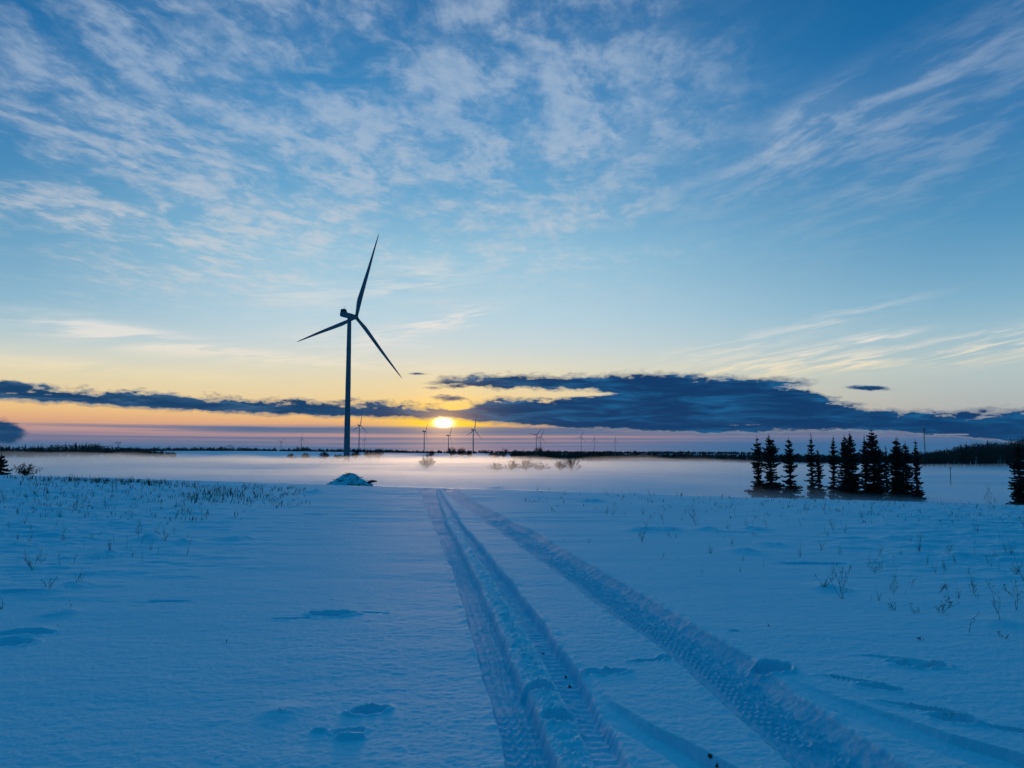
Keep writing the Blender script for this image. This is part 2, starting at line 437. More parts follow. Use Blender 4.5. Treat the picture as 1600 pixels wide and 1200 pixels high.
def base_mesh():
    b = MB(); b.rings([[(r * math.cos(2 * math.pi * j / 28), r * math.sin(2 * math.pi * j / 28), z) for j in range(28)] for r, z in ((4.2, -1.5), (4.2, .15), (3.0, .35))])
    return b.mesh('foundation', mat('concrete', (.3, .3, .3), .9, .1, 2))
TM = dict(tower=tower_mesh(), nacelle=nacelle_mesh(), cooler=cooler_mesh(), wind_vane=mast_mesh(), hub=hub_mesh(), blade=blade_mesh(), door=door_mesh(), foundation=base_mesh())

def turbine(px, hub_y, D, Lpx, yaw, rot, label, near=False):
    x, zh = at(px, hub_y, D)
    zg = float(base_h(x, D))
    t = empty('wind_turbine', (x, D, zg), R(yaw))
    s = Lpx * D / F / BL
    hh = zh - zg
    tag(t, label, 'wind turbine', 'wind turbines in the valley and on the horizon')
    tw = link('tower', TM['tower'], t); tw.scale = (s, s, hh - 2.1 * s)
    n = link('nacelle', TM['nacelle'], t); n.location = (0, 0, hh); n.scale = (s, s, s)
    c = link('cooler', TM['cooler'], n)
    if near:
        link('wind_vane', TM['wind_vane'], n)
        link('door', TM['door'], tw).scale = (1, 1, 1 / (hh - 2.1 * s)); link('foundation', TM['foundation'], t)
    hb = link('hub', TM['hub'], t); hb.location = (0, 7.9 * s, hh); hb.scale = (s, s, s); hb.rotation_euler = (0, R(rot), 0)
    for k in range(3):
        b = link('blade', TM['blade'], hb); b.rotation_euler = (0, R(120 * k), 0)
    return t

turbine(546, 493.5, 612, 138.0, -31, 17.5, 'tall near wind turbine with tower rising in front of the yellow sky', True)
FAR = [
 (561.5, 664.5, 3650, 23.5, -48, 8, 'wind turbine just right of the tall tower, blades spread wide'),
 (569.3, 687, 5600, 10.5, -45, 5, 'tiny wind turbine low behind the one beside the tall tower'),
 (439, 690, 5800, 9.5, -20, 50, 'tiny wind turbine leftmost on the horizon, one blade up to the right'),
 (471, 686, 5400, 11, -38, 2, 'small wind turbine left of the tall tower, one blade straight up'),
 (663, 674.5, 3900, 22, -76, 38, 'wind turbine left below the sun, rotor seen nearly edge on'),
 (701, 680.2, 4600, 19, -66, 28, 'short looking wind turbine directly below the sun'),
 (739.5, 671.5, 3400, 26, -60, 10, 'wind turbine right of the sun with one blade straight up'),
 (838, 679.5, 4900, 16, -38, 40, 'left one of the crossing pair of wind turbines, blade pointing to upper left'),
 (845, 682.5, 5100, 15.5, -45, 22, 'right one of the crossing pair of wind turbines, blade reaching down right'),
 (908, 682.5, 5000, 11.5, -40, 20, 'small wind turbine left of three in a row over the far wood'),
 (928.5, 687, 5500, 9.5, -50, 2, 'small wind turbine, middle of three in a row over the far wood'),
 (961, 688, 5700, 9, -58, 0, 'faint small wind turbine, rightmost of three over the far wood'),
]
for f in FAR: turbine(*f[:4], f[4] + 8, *f[5:])

# ------------------------------------------------------------------ mast, pylons, pole
x, zt = at(1443.5, 669, 1500); zg = float(base_h(x, 1500)); hm = zt - zg
t = empty('radio_mast', (x, 1500, zg)); tag(t, 'tall thin radio mast above the dark wooded hill', 'radio mast')
b = MB()
for k in range(3):
    a = 2 * math.pi * k / 3; b.tube([(1.5 * math.cos(a), 1.5 * math.sin(a), 0), (1.0 * math.cos(a), 1.0 * math.sin(a), hm * .86)], .22, 4)
for q in range(28):
    z0, z1 = hm * .86 * q / 28, hm * .86 * (q + 1) / 28
    for k in range(3):
        a, c = 2 * math.pi * k / 3, 2 * math.pi * (k + 1) / 3; r0 = 1.5 - .5 * q / 28
        b.tube([(r0 * math.cos(a), r0 * math.sin(a), z0), (r0 * math.cos(c), r0 * math.sin(c), z1)], .12, 3)
b.build('lattice_tower', STEEL, t)
b = MB(); b.tube([(0, 0, hm * .85), (0, 0, hm)], .35, 6)
for k in range(6):
    a = math.pi * k / 3; b.box((2.1 * math.cos(a), 2.1 * math.sin(a), hm * .93), (.9, .9, 4.5)); b.tube([(0, 0, hm * .93), (2.1 * math.cos(a), 2.1 * math.sin(a), hm * .93)], .15, 4)
b.build('antenna', DARKM, t)

def pylon(px, ty, D, w, label):
    x, zt = at(px, ty, D); zg = float(base_h(x, D)); h = zt - zg
    t = empty('power_pylon', (x, D, zg), R(10)); tag(t, label, 'pylon', 'power pylons on the left horizon')
    b = MB()
    for sx in (-1, 1):
        for sy in (-1, 1): b.tube([(2.6 * sx, 2.6 * sy, 0), (.8 * sx, .8 * sy, h * .62), (w * .28 * sx, .5 * sy, h)], .28, 4)
    for q in range(7):
        z0, z1 = h * .62 * q / 7, h * .62 * (q + 1) / 7
        for sy in (-1, 1):
            r0 = 2.6 - 1.8 * q / 7; r1 = 2.6 - 1.8 * (q + 1) / 7
            b.tube([(-r0, r0 * sy, z0), (r1, r1 * sy, z1)], .18, 3); b.tube([(r0, r0 * sy, z0), (-r1, r1 * sy, z1)], .18, 3)
    b.build('tower', STEEL, t)
    b = MB(); b.box((0, 0, h * .93), (w, .9, .7)); b.tube([(-w / 2, 0, h * .93), (-w * .28, 0, h), (w * .28, 0, h), (w / 2, 0, h * .93)], .25, 4)
    for q in (-.46, 0, .46): b.tube([(w * q, 0, h * .93), (w * q, 0, h * .93 - 3)], .25, 4)
    b.build('crossarm', STEEL, t)
pylon(185, 690.5, 1900, 15, 'power pylon with wide crossarm above the left wood')
pylon(359, 695.5, 2300, 15, 'smaller power pylon farther right on the left horizon')

gx = at(1485, 740, 210)[0]; gz = h1(gx, 210)
b = MB(); b.tube([(0, 0, -.4), (.02, 0, 2.0), (.05, 0, 5.2)], [.11, .10, .08], 8); b.box((.05, 0, 4.9), (.9, .1, .1))
p = b.build('utility_pole', BARK); p.location = (gx, 210, gz); tag(p, 'lone thin wooden pole standing in the misty field at the right', 'pole')

# ------------------------------------------------------------------ spruces
def spruce(px, top_y, rpx, D, seed, label, gap=.0, dense=False, group='young spruces behind the crest on the right'):
    rnd = random.Random(seed)
    x, zt = at(px, top_y, D); zg = float(base_h(x, D)); H = zt - zg; Rm = rpx * (1.04 if dense else .94) * D / F
    t = empty('spruce_tree', (x, D, zg - .05), rnd.uniform(0, 6)); t.rotation_euler = (rnd.gauss(0, .012), rnd.gauss(0, .014), t.rotation_euler[2]); tag(t, label, 'spruce tree', group)
    b = MB(); b.tube([(0, 0, -.2), (0, 0, H * .4), (rnd.uniform(-.03, .03), 0, H * .8), (0, 0, H)], [.14, .10, .05, .016], 6); b.build('trunk', BARK, t)
    c = MB(); z = H - rnd.uniform(.35, .5); k = 0
    while z > .12:
        f = 1 - z / H
        prof = .09 + .42 * min(1, f / .36) ** .9 + .40 * f
        if gap: prof *= 1 - gap * .6 * math.exp(-((f - .55) / .07) ** 2) + .12 * math.exp(-((f - .38) / .12) ** 2)
        wh = Rm * prof * rnd.uniform(.70, 1.15) * ((.9 if dense else .68) if k % 2 and f < .75 else 1)
        nb = (rnd.randint(7, 10) if f > .12 else rnd.randint(4, 5)) - (2 if k % 2 and f < .75 and not dense else 0) + (2 if dense and f > .2 else 0)
        for i in range(nb):
            a = 2 * math.pi * (i + rnd.random() * .6) / nb; L = wh * rnd.uniform(.55, 1.15)
            if f > .25 and rnd.random() < .10: continue
            up = .55 - 1.15 * min(1, f * 1.5) + rnd.uniform(-.14, .14)
            ca, sa = math.cos(a), math.sin(a)
            z0 = z + rnd.uniform(-.09, .09)
            P = []
            for q in range(5):
                s = q / 4; P.append(Vector((ca * L * s, sa * L * s, z0 + L * (up * s * .6 + (.28 if f > .2 else .1) * s * s * s))))
            wd = .05 + .05 * min(1, f * 3)
            side = Vector((-sa, ca, 0))
            for q in range(4):
                w0, w1 = wd * (1 - .2 * q), wd * (1 - .2 * (q + 1)) + .008
                c.poly([P[q] - side * w0, P[q] + side * w0, P[q + 1] + side * w1, P[q + 1] - side * w1])
                zz = Vector((0, 0, 1)); c.poly([P[q] - zz * w0 * .9, P[q] + zz * w0 * .6, P[q + 1] + zz * w1 * .6, P[q + 1] - zz * w1 * .9])
                if f > .06:
                    for sg in (-1, 1):
                        for rep in range(2):
                            tl = L * (.42 - .07 * q) * rnd.uniform(.6, 1.1)
                            st = P[q].lerp(P[q + 1], rnd.random())
                            e = st + Vector((ca, sa, 0)) * tl * .75 + side * sg * tl * .65 + Vector((0, 0, rnd.uniform(-.28, .05) * tl))
                            w = .055 + .03 * rnd.random()
                            nrm = Vector((rnd.uniform(-.4, .4), rnd.uniform(-.4, .4), 1)).cross(e - st).normalized() * w
                            c.poly([st - nrm, st + nrm, e + nrm * .3, e - nrm * .3])
                            c.poly([st + zz * w, st - zz * w * 1.4, e - zz * w * .6, e + zz * w * .2])
        z -= rnd.uniform(.22, .32) if f < .7 else rnd.uniform(.18, .26); k += 1
    c.build('crown', NEEDLE, t)

SPR = [
 (1184, 680, 21, 84, 'leftmost spruce of the row with see-through crown'),
 (1204.6, 676, 20, 82, 'second spruce of the row from the left with crooked double tip'),
 (1233, 682, 22, 83, 'spruce standing alone with open snow on both sides, third from the left'),
 (1266, 674.5, 15, 86, 'slim spruce with long bare leader, fourth from the left in the row'),
 (1279, 700, 13, 88, 'short spruce tucked at the right side of the slim one'),
 (1299, 680, 14, 87, 'narrow spruce in the middle of the row, left of the dense dark trees'),
 (1319, 677, 17, 85, 'spruce with candelabra tip at the left of the dense dark clump'),
 (1330, 673, 20, 82, 'broad dark spruce in the dense clump, left of the tallest tree'),
 (1350, 678, 14, 86, 'thin spruce pressed against the left side of the tallest tree'),
 (1363, 667, 23, 83, 'tallest spruce of the row, broad and dark'),
 (1371, 692, 14, 89, 'low spruce pressed against the right side of the tallest tree'),
 (1382, 695, 13, 97, 'short faint spruce in the gap right of the tallest tree'),
 (1397, 683, 17, 84, 'left spruce of the dark pair right of the gap'),
 (1402, 680, 17, 86, 'right and taller spruce of the dark pair right of the gap'),
 (1413, 688, 15, 88, 'spruce with thin bare tip, second from the right end of the row'),
 (1429.5, 685, 14, 83, 'spruce at the right end of the row with bare lower stem'),
]
for i, (px, ty, rp, D, lb) in enumerate(SPR): spruce(px, ty, rp, D, 100 + i, lb, .6 if i in (0, 1, 2, 3, 5, 15) else .15, i in (1, 6, 7, 9, 12, 13, 14))
spruce(1590, 684, 20, 74, 140, 'separate spruce at the right edge of the field', .2, True, 'lone spruces')
spruce(2, 706, 17, 72, 141, 'dark spruce at the left edge behind the grassy crest', 0, True, 'lone spruces')

# ------------------------------------------------------------------ bare trees and bushes
def twiggy(name, px, top_y, hw, D, seed, label, cat, group, kind='bush'):
    rnd = random.Random(seed)
    x, zt = at(px, top_y, D); zg = float(base_h(x, D)); H = max(zt - zg, 1.5); Wd = hw * D / F
    t = empty(name, (x, D, zg - .05)); tag(t, label, cat, group)
    tr = MB(); c = MB(); px_m = D / 770.0
    r0 = max(.02, px_m * .16)
    if kind == 'tree':
        th = H * .32
        tr.tube([(0, 0, -.2), (rnd.uniform(-.1, .1), 0, th), (rnd.uniform(-.2, .2), 0, H * .6)], [H * .03, H * .022, H * .01], 6)
        n = 26
    else:
        th = 0; n = 20
        for k in range(6):
            a = rnd.uniform(0, 6.28); tr.tube([(0, 0, -.1), (math.cos(a) * Wd * .15, math.sin(a) * Wd * .15, H * .3), (math.cos(a) * Wd * .3, math.sin(a) * Wd * .3, H * .6)], [r0 * 1.6, r0 * 1.2, r0 * .8], 4)
    tr.build('trunk' if kind == 'tree' else 'stem', BARK, t)
    for k in range(n):
        a = rnd.uniform(0, 6.28); q = math.sqrt(rnd.random())
        # target on the crown's outer shell
        tx, ty = math.cos(a) * Wd * q, math.sin(a) * Wd * q
        tz = th * .8 + (H - th * .8) * math.sqrt(max(.03, 1 - q * q * .92)) * rnd.uniform(.78, 1.0)
        s0 = Vector((tx * .12, ty * .12, (th * rnd.uniform(.7, 1.5)) if kind == 'tree' else rnd.uniform(0, .25) * H))
        e = Vector((tx, ty, tz)); mid = s0.lerp(e, .5) + Vector((tx * .18, ty * .18, -.02 * H))
        c.tube([s0, mid, e], [r0 * 1.3, r0, r0 * .45], 3, False)
        for j in range(16):
            w = rnd.uniform(.25, 1); s = s0.lerp(mid, w * 2) if w < .5 else mid.lerp(e, w * 2 - 1)
            ln = H * rnd.uniform(.10, .28)
            d = Vector((rnd.gauss(0, 1) + tx / Wd, rnd.gauss(0, 1) + ty / Wd, rnd.uniform(.0, 1.6))).normalized()
            m2 = s + d * ln * .6; e2 = s + d * ln + Vector((0, 0, ln * .15))
            c.tube([s, m2, e2], [r0 * .65, r0 * .5, r0 * .25], 3, False)
    c.build('crown' if kind == 'tree' else 'twigs', TWIG, t)

G1, G2 = 'bare bushes standing in the mist', 'bare trees across the valley'
twiggy('bush', 667, 710, 13, 330, 1, 'lone rounded bush in the pink mist left of the sun column', 'bush', G1)
for i, (px, ty, hw, D, lb) in enumerate([
  (775, 721, 13, 300, 'low bush at the left end of the misty hedge'), (799, 719, 12, 300, 'low bush second from the left in the misty hedge'),
  (822, 715, 13, 302, 'taller bush in the middle of the misty hedge'), (846, 720, 14, 300, 'bush at the right end of the misty hedge'),
  (874, 718, 9, 292, 'small bush at the left side of the big dark bush'), (893, 709, 15, 290, 'big dark bush right of the misty hedge')]):
    twiggy('bush', px, ty, hw, D, 20 + i, lb, 'bush', G1)
for i, (px, ty, hw, D, lb) in enumerate([
  (705, 699, 8, 900, 'round bare tree directly below the sun'), (721, 700, 9, 880, 'bare tree right of the round one below the sun'),
  (733, 704, 6, 900, 'small bare tree left of the turbine right of the sun'), (673, 704, 6, 920, 'small bare tree behind the lone misty bush'),
  (772, 705, 9, 760, 'leftmost tree of the dark clump right of the sun'), (787, 701, 10, 750, 'tallest tree of the dark clump right of the sun'),
  (804, 703, 9, 770, 'right tree of the dark clump right of the sun'), (827, 705, 10, 600, 'wide bare tree behind the misty hedge'),
  (842, 699, 8, 820, 'bare tree at the foot of the crossing pair of turbines'), (857, 703, 7, 840, 'bare tree right of the crossing pair of turbines'),
  (507, 706, 8, 640, 'bare tree left of the tall turbine foot'), (529, 709, 7, 650, 'bushy tree close at the left of the tall turbine foot'),
  (556, 704, 7, 660, 'bare tree close at the right of the tall turbine foot'), (577, 703, 9, 650, 'bare tree second to the right of the tall turbine foot'),
  (592, 701, 9, 640, 'bare tree third to the right of the tall turbine foot'), (478, 708, 8, 700, 'low bare tree in the mist farther left of the tall turbine'),
  (455, 709, 7, 720, 'low bare tree, leftmost of those left of the tall turbine'), (937, 706, 8, 820, 'tree at the left end of the far wood by three turbines'),
  (967, 708, 8, 830, 'tree sticking out of the far wood near the faint turbine')]):
    twiggy('bare_tree', px, ty, hw, D, 60 + i, lb, 'tree', G2, 'tree')

# leafy shrub at the left edge
x, zt = at(42, 717, 66); zg = h1(x, 66); rnd = random.Random(5)
t = empty('shrub', (x, 66, zg)); tag(t, 'small leafy shrub at the left edge of the grassy crest', 'shrub')
st = MB(); lf = MB(); H = zt - zg
for k in range(15):
    a = rnd.uniform(0, 6.28); q = rnd.uniform(.1, 1.0); w = 1.15
    e = Vector((math.cos(a) * w * q, math.sin(a) * w * q, H * rnd.uniform(.55, 1.0) * (1.05 - .45 * q)))
    m = e * .5 + Vector((0, 0, .12)); st.tube([(0, 0, -.05), m, e], [.028, .02, .01], 4)
    for j in range(26):
        v = rnd.uniform(.3, 1.05); p = e * v + Vector((rnd.gauss(0, .09), rnd.gauss(0, .09), rnd.gauss(0, .09)))
        d = Vector((rnd.gauss(0, 1), rnd.gauss(0, 1), rnd.gauss(0, 1))).normalized() * .085; n = d.cross(Vector((rnd.gauss(0, 1), .3, 1))).normalized() * .05
        lf.poly([p - d, p + n, p + d, p - n])
st.build('stem', BARK, t); lf.build('foliage', NEEDLE, t)

# ------------------------------------------------------------------ far woods
def wood(name, pts, D0, D1, n, seed, label, minh=4, conif=.3, even=False):
    rnd = random.Random(seed); xs = [p[0] for p in pts]; tops = [p[1] for p in pts]
    b = MB()
    for k in range(n):
        px = rnd.uniform(xs[0], xs[-1]); D = rnd.uniform(D0, D1); ty = float(np.interp(px, xs, tops))
        x, zt = at(px, ty + rnd.uniform(-.8, 2.2), D); zg = float(base_h(x, D)); H = max(minh, zt - zg) * (rnd.uniform(.9, 1.05) if even else rnd.uniform(.62, 1.0) if rnd.random() < .7 else 1.06)
        cs = max(.7, D / 900.0)
        b.tube([(x, D, zg - .3), (x, D, zg + H * .8)], [H * .018 + .05, .06], 3, False)
        if rnd.random() < conif:
            for q in range(34):
                f = rnd.random() ** .7; z = zg + H * (1 - f * .88); r = H * .17 * f + .1
                a = rnd.uniform(0, 6.28); p = Vector((x + math.cos(a) * r, D + math.sin(a) * r, z - .15 * r)); c0 = Vector((x, D, z + .12 * H))
                s = Vector((-math.sin(a), math.cos(a), 0)) * (.3 + r * .45)
                b.poly([c0, p + s, p - s])
        else:
            wd = H * rnd.uniform(.2, .34)
            for q in range(40 if D1 < 1500 else 22):
                d = Vector((rnd.gauss(0, 1), rnd.gauss(0, 1), rnd.gauss(0, 1))).normalized() * rnd.random() ** .4
                p = Vector((x + d.x * wd, D + d.y * wd, zg + H * .60 + d.z * H * .40))
                a = Vector((rnd.gauss(0, 1), rnd.gauss(0, 1), rnd.gauss(0, 1))).normalized(); s = a.orthogonal().normalized()
                w = cs * rnd.uniform(.5, 1.1)
                b.poly([p + a * w, p + s * w * .6, p - a * w * .9, p - s * w * .5])
    tag(b.build(name, WOODS), label, kind='stuff')
wood('woodland', [(-60, 697), (0, 697), (50, 696), (110, 694), (118, 693), (152, 693), (158, 697), (215, 700), (240, 704), (275, 707)], 900, 1150, 560, 1, 'dark mixed wood along the left horizon')
wood('treeline', [(190, 699), (300, 699), (345, 698), (400, 700), (450, 701), (475, 698), (500, 701), (560, 701), (640, 703)], 2000, 2600, 900, 2, 'far dark treeline behind the snowy fields on the left', 7)
wood('treeline', [(600, 703.5), (700, 704.5), (760, 704), (800, 704), (900, 704.5), (1200, 706)], 2300, 3000, 1000, 3, 'faint treeline across the middle of the horizon', 8)
wood('woodland', [(800, 713), (850, 709.5), (930, 706.5), (960, 708), (1060, 709.5), (1200, 710.5), (1300, 710), (1460, 708)], 640, 780, 1700, 14, 'blue dark wood stretching behind the spruces', 8, .45)
wood('woodland', [(1428, 709), (1470, 703), (1490, 699), (1505, 695), (1530, 691), (1570, 689), (1600, 684), (1680, 680), (1800, 678)], 480, 620, 1300, 5, 'near black wood on the hill at the right edge', 8, .04, True)

# ------------------------------------------------------------------ brush heap on the crest
gx, gy = at(546, 763, 56)[0], 56.0
zb = h1(gx, gy)
t = empty('brush_heap', (gx, gy, zb)); tag(t, 'snow dusted heap of brush and earth on the crest left of the tracks', 'heap')
na, nr_ = 40, 12; rr = []
hx = np.array([[math.cos(2 * math.pi * j / na) * (k / nr_) for j in range(na)] for k in range(nr_ + 1)]); hy = np.array([[math.sin(2 * math.pi * j / na) * (k / nr_) for j in range(na)] for k in range(nr_ + 1)])
X = hx * 1.95; Y = hy * 1.3
rad = np.sqrt(hx ** 2 + hy ** 2)
Z = .92 * np.clip(1 - rad, 0, 1) ** 1.1 * (1 + .35 * fbm(X * 1.6 + 4, Y * 1.6, 3, 7)) + .20 * fbm(X * 3.5, Y * 3.5, 3, 9) * (1 - rad) + .0 - .25 * sstep(.85, 1, rad)
X = X - .12 * (1 - rad)
b = MB(); b.rings([[(X[k, j], Y[k, j], Z[k, j]) for j in range(na)] for k in range(nr_, -1, -1)], False); b.build('mound', HEAP, t, True)
rnd = random.Random(9); b = MB()
b.tube([(1.3, -.3, .15), (1.65, -.3, .32), (1.95, -.32, .34), (2.05, -.3, .33)], [.09, .12, .06, .03], 6)
for k in range(12):
    p = Vector((1.6 + rnd.uniform(-.2, .25), -.3, .28)); b.tube([p, p + Vector((rnd.uniform(-.2, .35), rnd.uniform(-.2, .1), rnd.uniform(-.05, .16)))], [.03, .012], 4)
b.build('branch', BARK, t)
for k in range(20):
    b = MB()
    a = rnd.uniform(0, 6.28); q = rnd.uniform(.05, .8); p = Vector((math.cos(a) * 1.9 * q, math.sin(a) * 1.2 * q, .98 * (1 - q) ** .85 - .05))
    b.tube([p, p + Vector((rnd.uniform(-.3, .3), rnd.uniform(-.2, .1), rnd.uniform(.0, .16)))], [.028, .012], 4)
    b.build('twig', BARK, t)

# ------------------------------------------------------------------ weeds
def weed_mesh(seed, H, style):
    rnd = random.Random(seed); b = MB(); r = .0022 + .0032 * H
    def stem(p, d, L, rad, depth):
        pts = [p]; q = p; dd = d.copy()
        for k in range(3):
            dd = (dd + Vector((rnd.gauss(0, .13), rnd.gauss(0, .13), rnd.gauss(.02, .1)))).normalized(); q = q + dd * L / 3; pts.append(q)
        b.tube(pts, [rad, rad * .85, rad * .7, rad * .5], 4, False)
        if depth > 0:
            for k in range(rnd.randint(2, 4) if style == 'branchy' else rnd.randint(0, 2)):
                s = pts[rnd.randint(1, 3)]; e = (dd + Vector((rnd.gauss(0, .55), rnd.gauss(0, .55), rnd.uniform(0, .4)))).normalized()
                stem(s, e, L * rnd.uniform(.35, .6), rad * .65, depth - 1)
        elif style != 'grass':
            for k in range(2):
                e = q + Vector((rnd.gauss(0, .008), rnd.gauss(0, .008), rnd.uniform(0, .016))); w = .0042
                b.poly([e + Vector((w, 0, 0)), e + Vector((0, 0, w * 1.6)), e + Vector((-w, 0, 0)), e + Vector((0, 0, -w * 1.6))])
    n = {'single': 1, 'branchy': rnd.randint(1, 3), 'grass': rnd.randint(4, 8), 'tuft': 6}[style]
    for k in range(n):
        lean = .12 if style == 'single' else .38
        stem(Vector((rnd.gauss(0, .012), rnd.gauss(0, .012), -.03)), Vector((rnd.gauss(0, lean), rnd.gauss(0, lean), 1)).normalized(), H * rnd.uniform(.6, 1.0), r, 2 if style == 'branchy' else (1 if style in ('single', 'tuft') else 0))
    return b.mesh('stalk', GRASS if style == 'grass' else STALK)

def weed(px, py, hpx, style, seed, label, group='dry weeds poking out of the snow', rz=0):
    gx, gy = ground_px(px, py); H = hpx * gy / F
    o = link('dry_weed', weed_mesh(seed, H, style)); o.location = (gx, gy, h1(gx, gy)); o.rotation_euler = (0, 0, rz)
    tag(o, label, 'weed', group); return o
WE = [
 (1318, 936, 44, 'branchy', 'tallest forked weed of the clump right of the tracks'),
 (1287, 921, 18, 'tuft', 'low tangled weed left of the tall forked one right of the tracks'),
 (1357, 940, 18, 'single', 'thin stalk just right of the tall forked weed'),
 (1462, 927, 30, 'branchy', 'bushy forked weed left of the three at the right edge'),
 (1531, 935, 28, 'branchy', 'spreading weed between the bushy one and the right edge'),
 (1566, 977, 46, 'branchy', 'tall leaning weed nearest the right edge of the photo'),
 (1587, 952, 40, 'branchy', 'tall weed cut close by the right edge of the photo'),
 (1472, 958, 26, 'branchy', 'weed with small side twigs in front of the bushy one at right'),
 (1510, 990, 34, 'single', 'straight lone stalk left of the tall leaning weed'),
 (1395, 953, 14, 'tuft', 'short tuft in the snow between the forked weed and the right edge'),
 (1431, 958, 12, 'tuft', 'short twiggy tuft in front of the bushy forked weed'),
 (1440, 1002, 6, 'tuft', 'tiny dark sprig in smooth snow above the big footprint hole'),
 (1567, 998, 12, 'tuft', 'curled dark sprig below the tall leaning weed'),
 (1364, 894, 18, 'branchy', 'small forked weed behind the tall clump right of the tracks'),
 (1331, 889, 12, 'single', 'short slanted stalk behind the tall forked weed'),
 (1201, 981, 5, 'single', 'tiny stub in the smooth snow right of the right track'),
 (75, 922, 20, 'tuft', 'brown leafy tuft in the smooth snow at the left'),
 (121, 915, 16, 'tuft', 'tuft with slanted stems right of the brown leafy one'),
 (111, 957, 20, 'single', 'upright stalk rising from a small snow bump at the left'),
 (247, 865, 14, 'single', 'single stalk with a dark seed head left of centre'),
 (172, 866, 18, 'tuft', 'dense little tuft on the slope at the left'),
 (257, 845, 22, 'branchy', 'crossed slanted stems below the grassy band at left'),
 (50, 890, 22, 'branchy', 'bent forked weed near the left edge'),
 (92, 884, 16, 'single', 'slanted stalk right of the bent forked weed'),
 (156, 874, 10, 'single', 'short broken stalk below the dense little tuft'),
 (360, 1004, 12, 'single', 'lone thin stub in the empty snow left of the tracks'),
 (5, 950, 18, 'tuft', 'drooping weed at the very left edge'),
 (441, 1116, 12, 'grass', 'small grass wisp in the snow by the footprints at lower left'),
 (89, 976, 5, 'single', 'tiny brown stub below the upright stalk at left'),
 (95, 846, 18, 'branchy', 'small forked weed in the left field above the slanted stalk'),
 (291, 840, 14, 'single', 'slanted single stem right of the crossed stems'),
]
for i, (px, py, h, s, lb) in enumerate(WE): weed(px, py, h, s, 300 + i, lb)

def inside_tracks(px, py):
    if py < 770: return 640 < px < 740
    return np.interp(py, [764, 817, 874, 937, 1027, 1200], [648, 668, 690, 712, 738, 780]) < px < np.interp(py, [764, 817, 870, 945, 1027, 1100], [722, 815, 905, 1040, 1185, 1300])
rnd = random.Random(77)
VAR = [weed_mesh(400 + k, 1.0 * .25, s) for k, s in enumerate(['single', 'single', 'branchy', 'branchy', 'grass', 'single', 'tuft', 'branchy'])]
def scatter(n, box, hpx, label, group, bias=1.0):
    k = 0
    while k < n:
        px = rnd.uniform(box[0], box[2]); py = box[1] + (box[3] - box[1]) * rnd.random() ** bias
        if inside_tracks(px, py): continue
        gx, gy = ground_px(px, py); H = rnd.uniform(*hpx) * gy / F
        o = link('dry_stalk', rnd.choice(VAR)); s = H / .22; w = max(s * .8, gy / 34.0)
        o.location = (gx, gy, h1(gx, gy)); o.rotation_euler = (0, 0, rnd.uniform(0, 6.28)); o.scale = (w, w, s)
        tag(o, label, 'stalk', group); k += 1
scatter(95, (1000, 779, 1600, 900), (7, 17), 'thin dry stalk in the snow of the right hand field', 'dry stalks in the right hand field', 1.3)
scatter(30, (1370, 860, 1600, 950), (9, 20), 'thin dry stalk among the weeds at the right edge', 'dry stalks among the right edge weeds')
scatter(28, (830, 767, 1180, 850), (4, 9), 'short dry stalk in the snow between tracks and spruces', 'dry stalks between tracks and spruces', 1.5)
scatter(90, (0, 775, 330, 880), (7, 16), 'thin dry stalk in the snow of the left hand slope', 'dry stalks on the left hand slope', 1.2)

# grass cover of the left rise and the crest line: beyond counting
def grass(n, fn, label):
    b = MB(); k = 0
    while k < n:
        px, py, h = fn()
        if inside_tracks(px, py): continue
        gx, gy = ground_px(px, py); gy = min(gy, 78)
        z = h1(gx, gy) - .02; H = h * gy / F; w = .004 + gy * .00019
        for q in range(rnd.randint(1, 3)):
            dx, dy = rnd.gauss(0, .3) * H, rnd.gauss(0, .3) * H; a = rnd.uniform(0, 3.14); s = Vector((math.cos(a), math.sin(a), 0)) * w
            p = Vector((gx + rnd.gauss(0, .05), gy + rnd.gauss(0, .05), z)); m = p + Vector((dx * .35, dy * .35, H * .6)); e = p + Vector((dx, dy, H * rnd.uniform(.8, 1.05)))
            b.poly([p - s, p + s, m + s * .7, m - s * .7]); b.poly([m - s * .7, m + s * .7, e])
        k += 1
    tag(b.build('dry_grass', GRASS), label, kind='stuff')
def crest_y(px): return float(np.interp(px, [0, 200, 400, 520, 660, 800, 1000, 1170, 1300, 1440, 1600], [744, 751, 758, 763, 764, 765, 767, 774, 780, 784, 789]))
def gl():
    m = rnd.random()
    if m < .30:
        px = rnd.triangular(0, 330, 170); return px, crest_y(px) + rnd.uniform(1, 7), rnd.uniform(4, 11)
    if m < .55:
        px = rnd.gauss(335, 38); return px, rnd.gauss(775, 6), rnd.uniform(5, 12)
    px = rnd.triangular(0, 420, 60); return px, crest_y(px) + 3 + 60 * rnd.random() ** 1.8, rnd.uniform(3, 10)
def gr():
    px = rnd.choice([rnd.uniform(1000, 1600), rnd.uniform(820, 1600), rnd.uniform(380, 480)]); return px, crest_y(px) + 2 + 34 * rnd.random() ** 2, rnd.uniform(2.5, 8)
grass(900, gl, 'dry grass sticking through snow on the left rise')
grass(520, gr, 'sparse dry grass along the snowy crest')

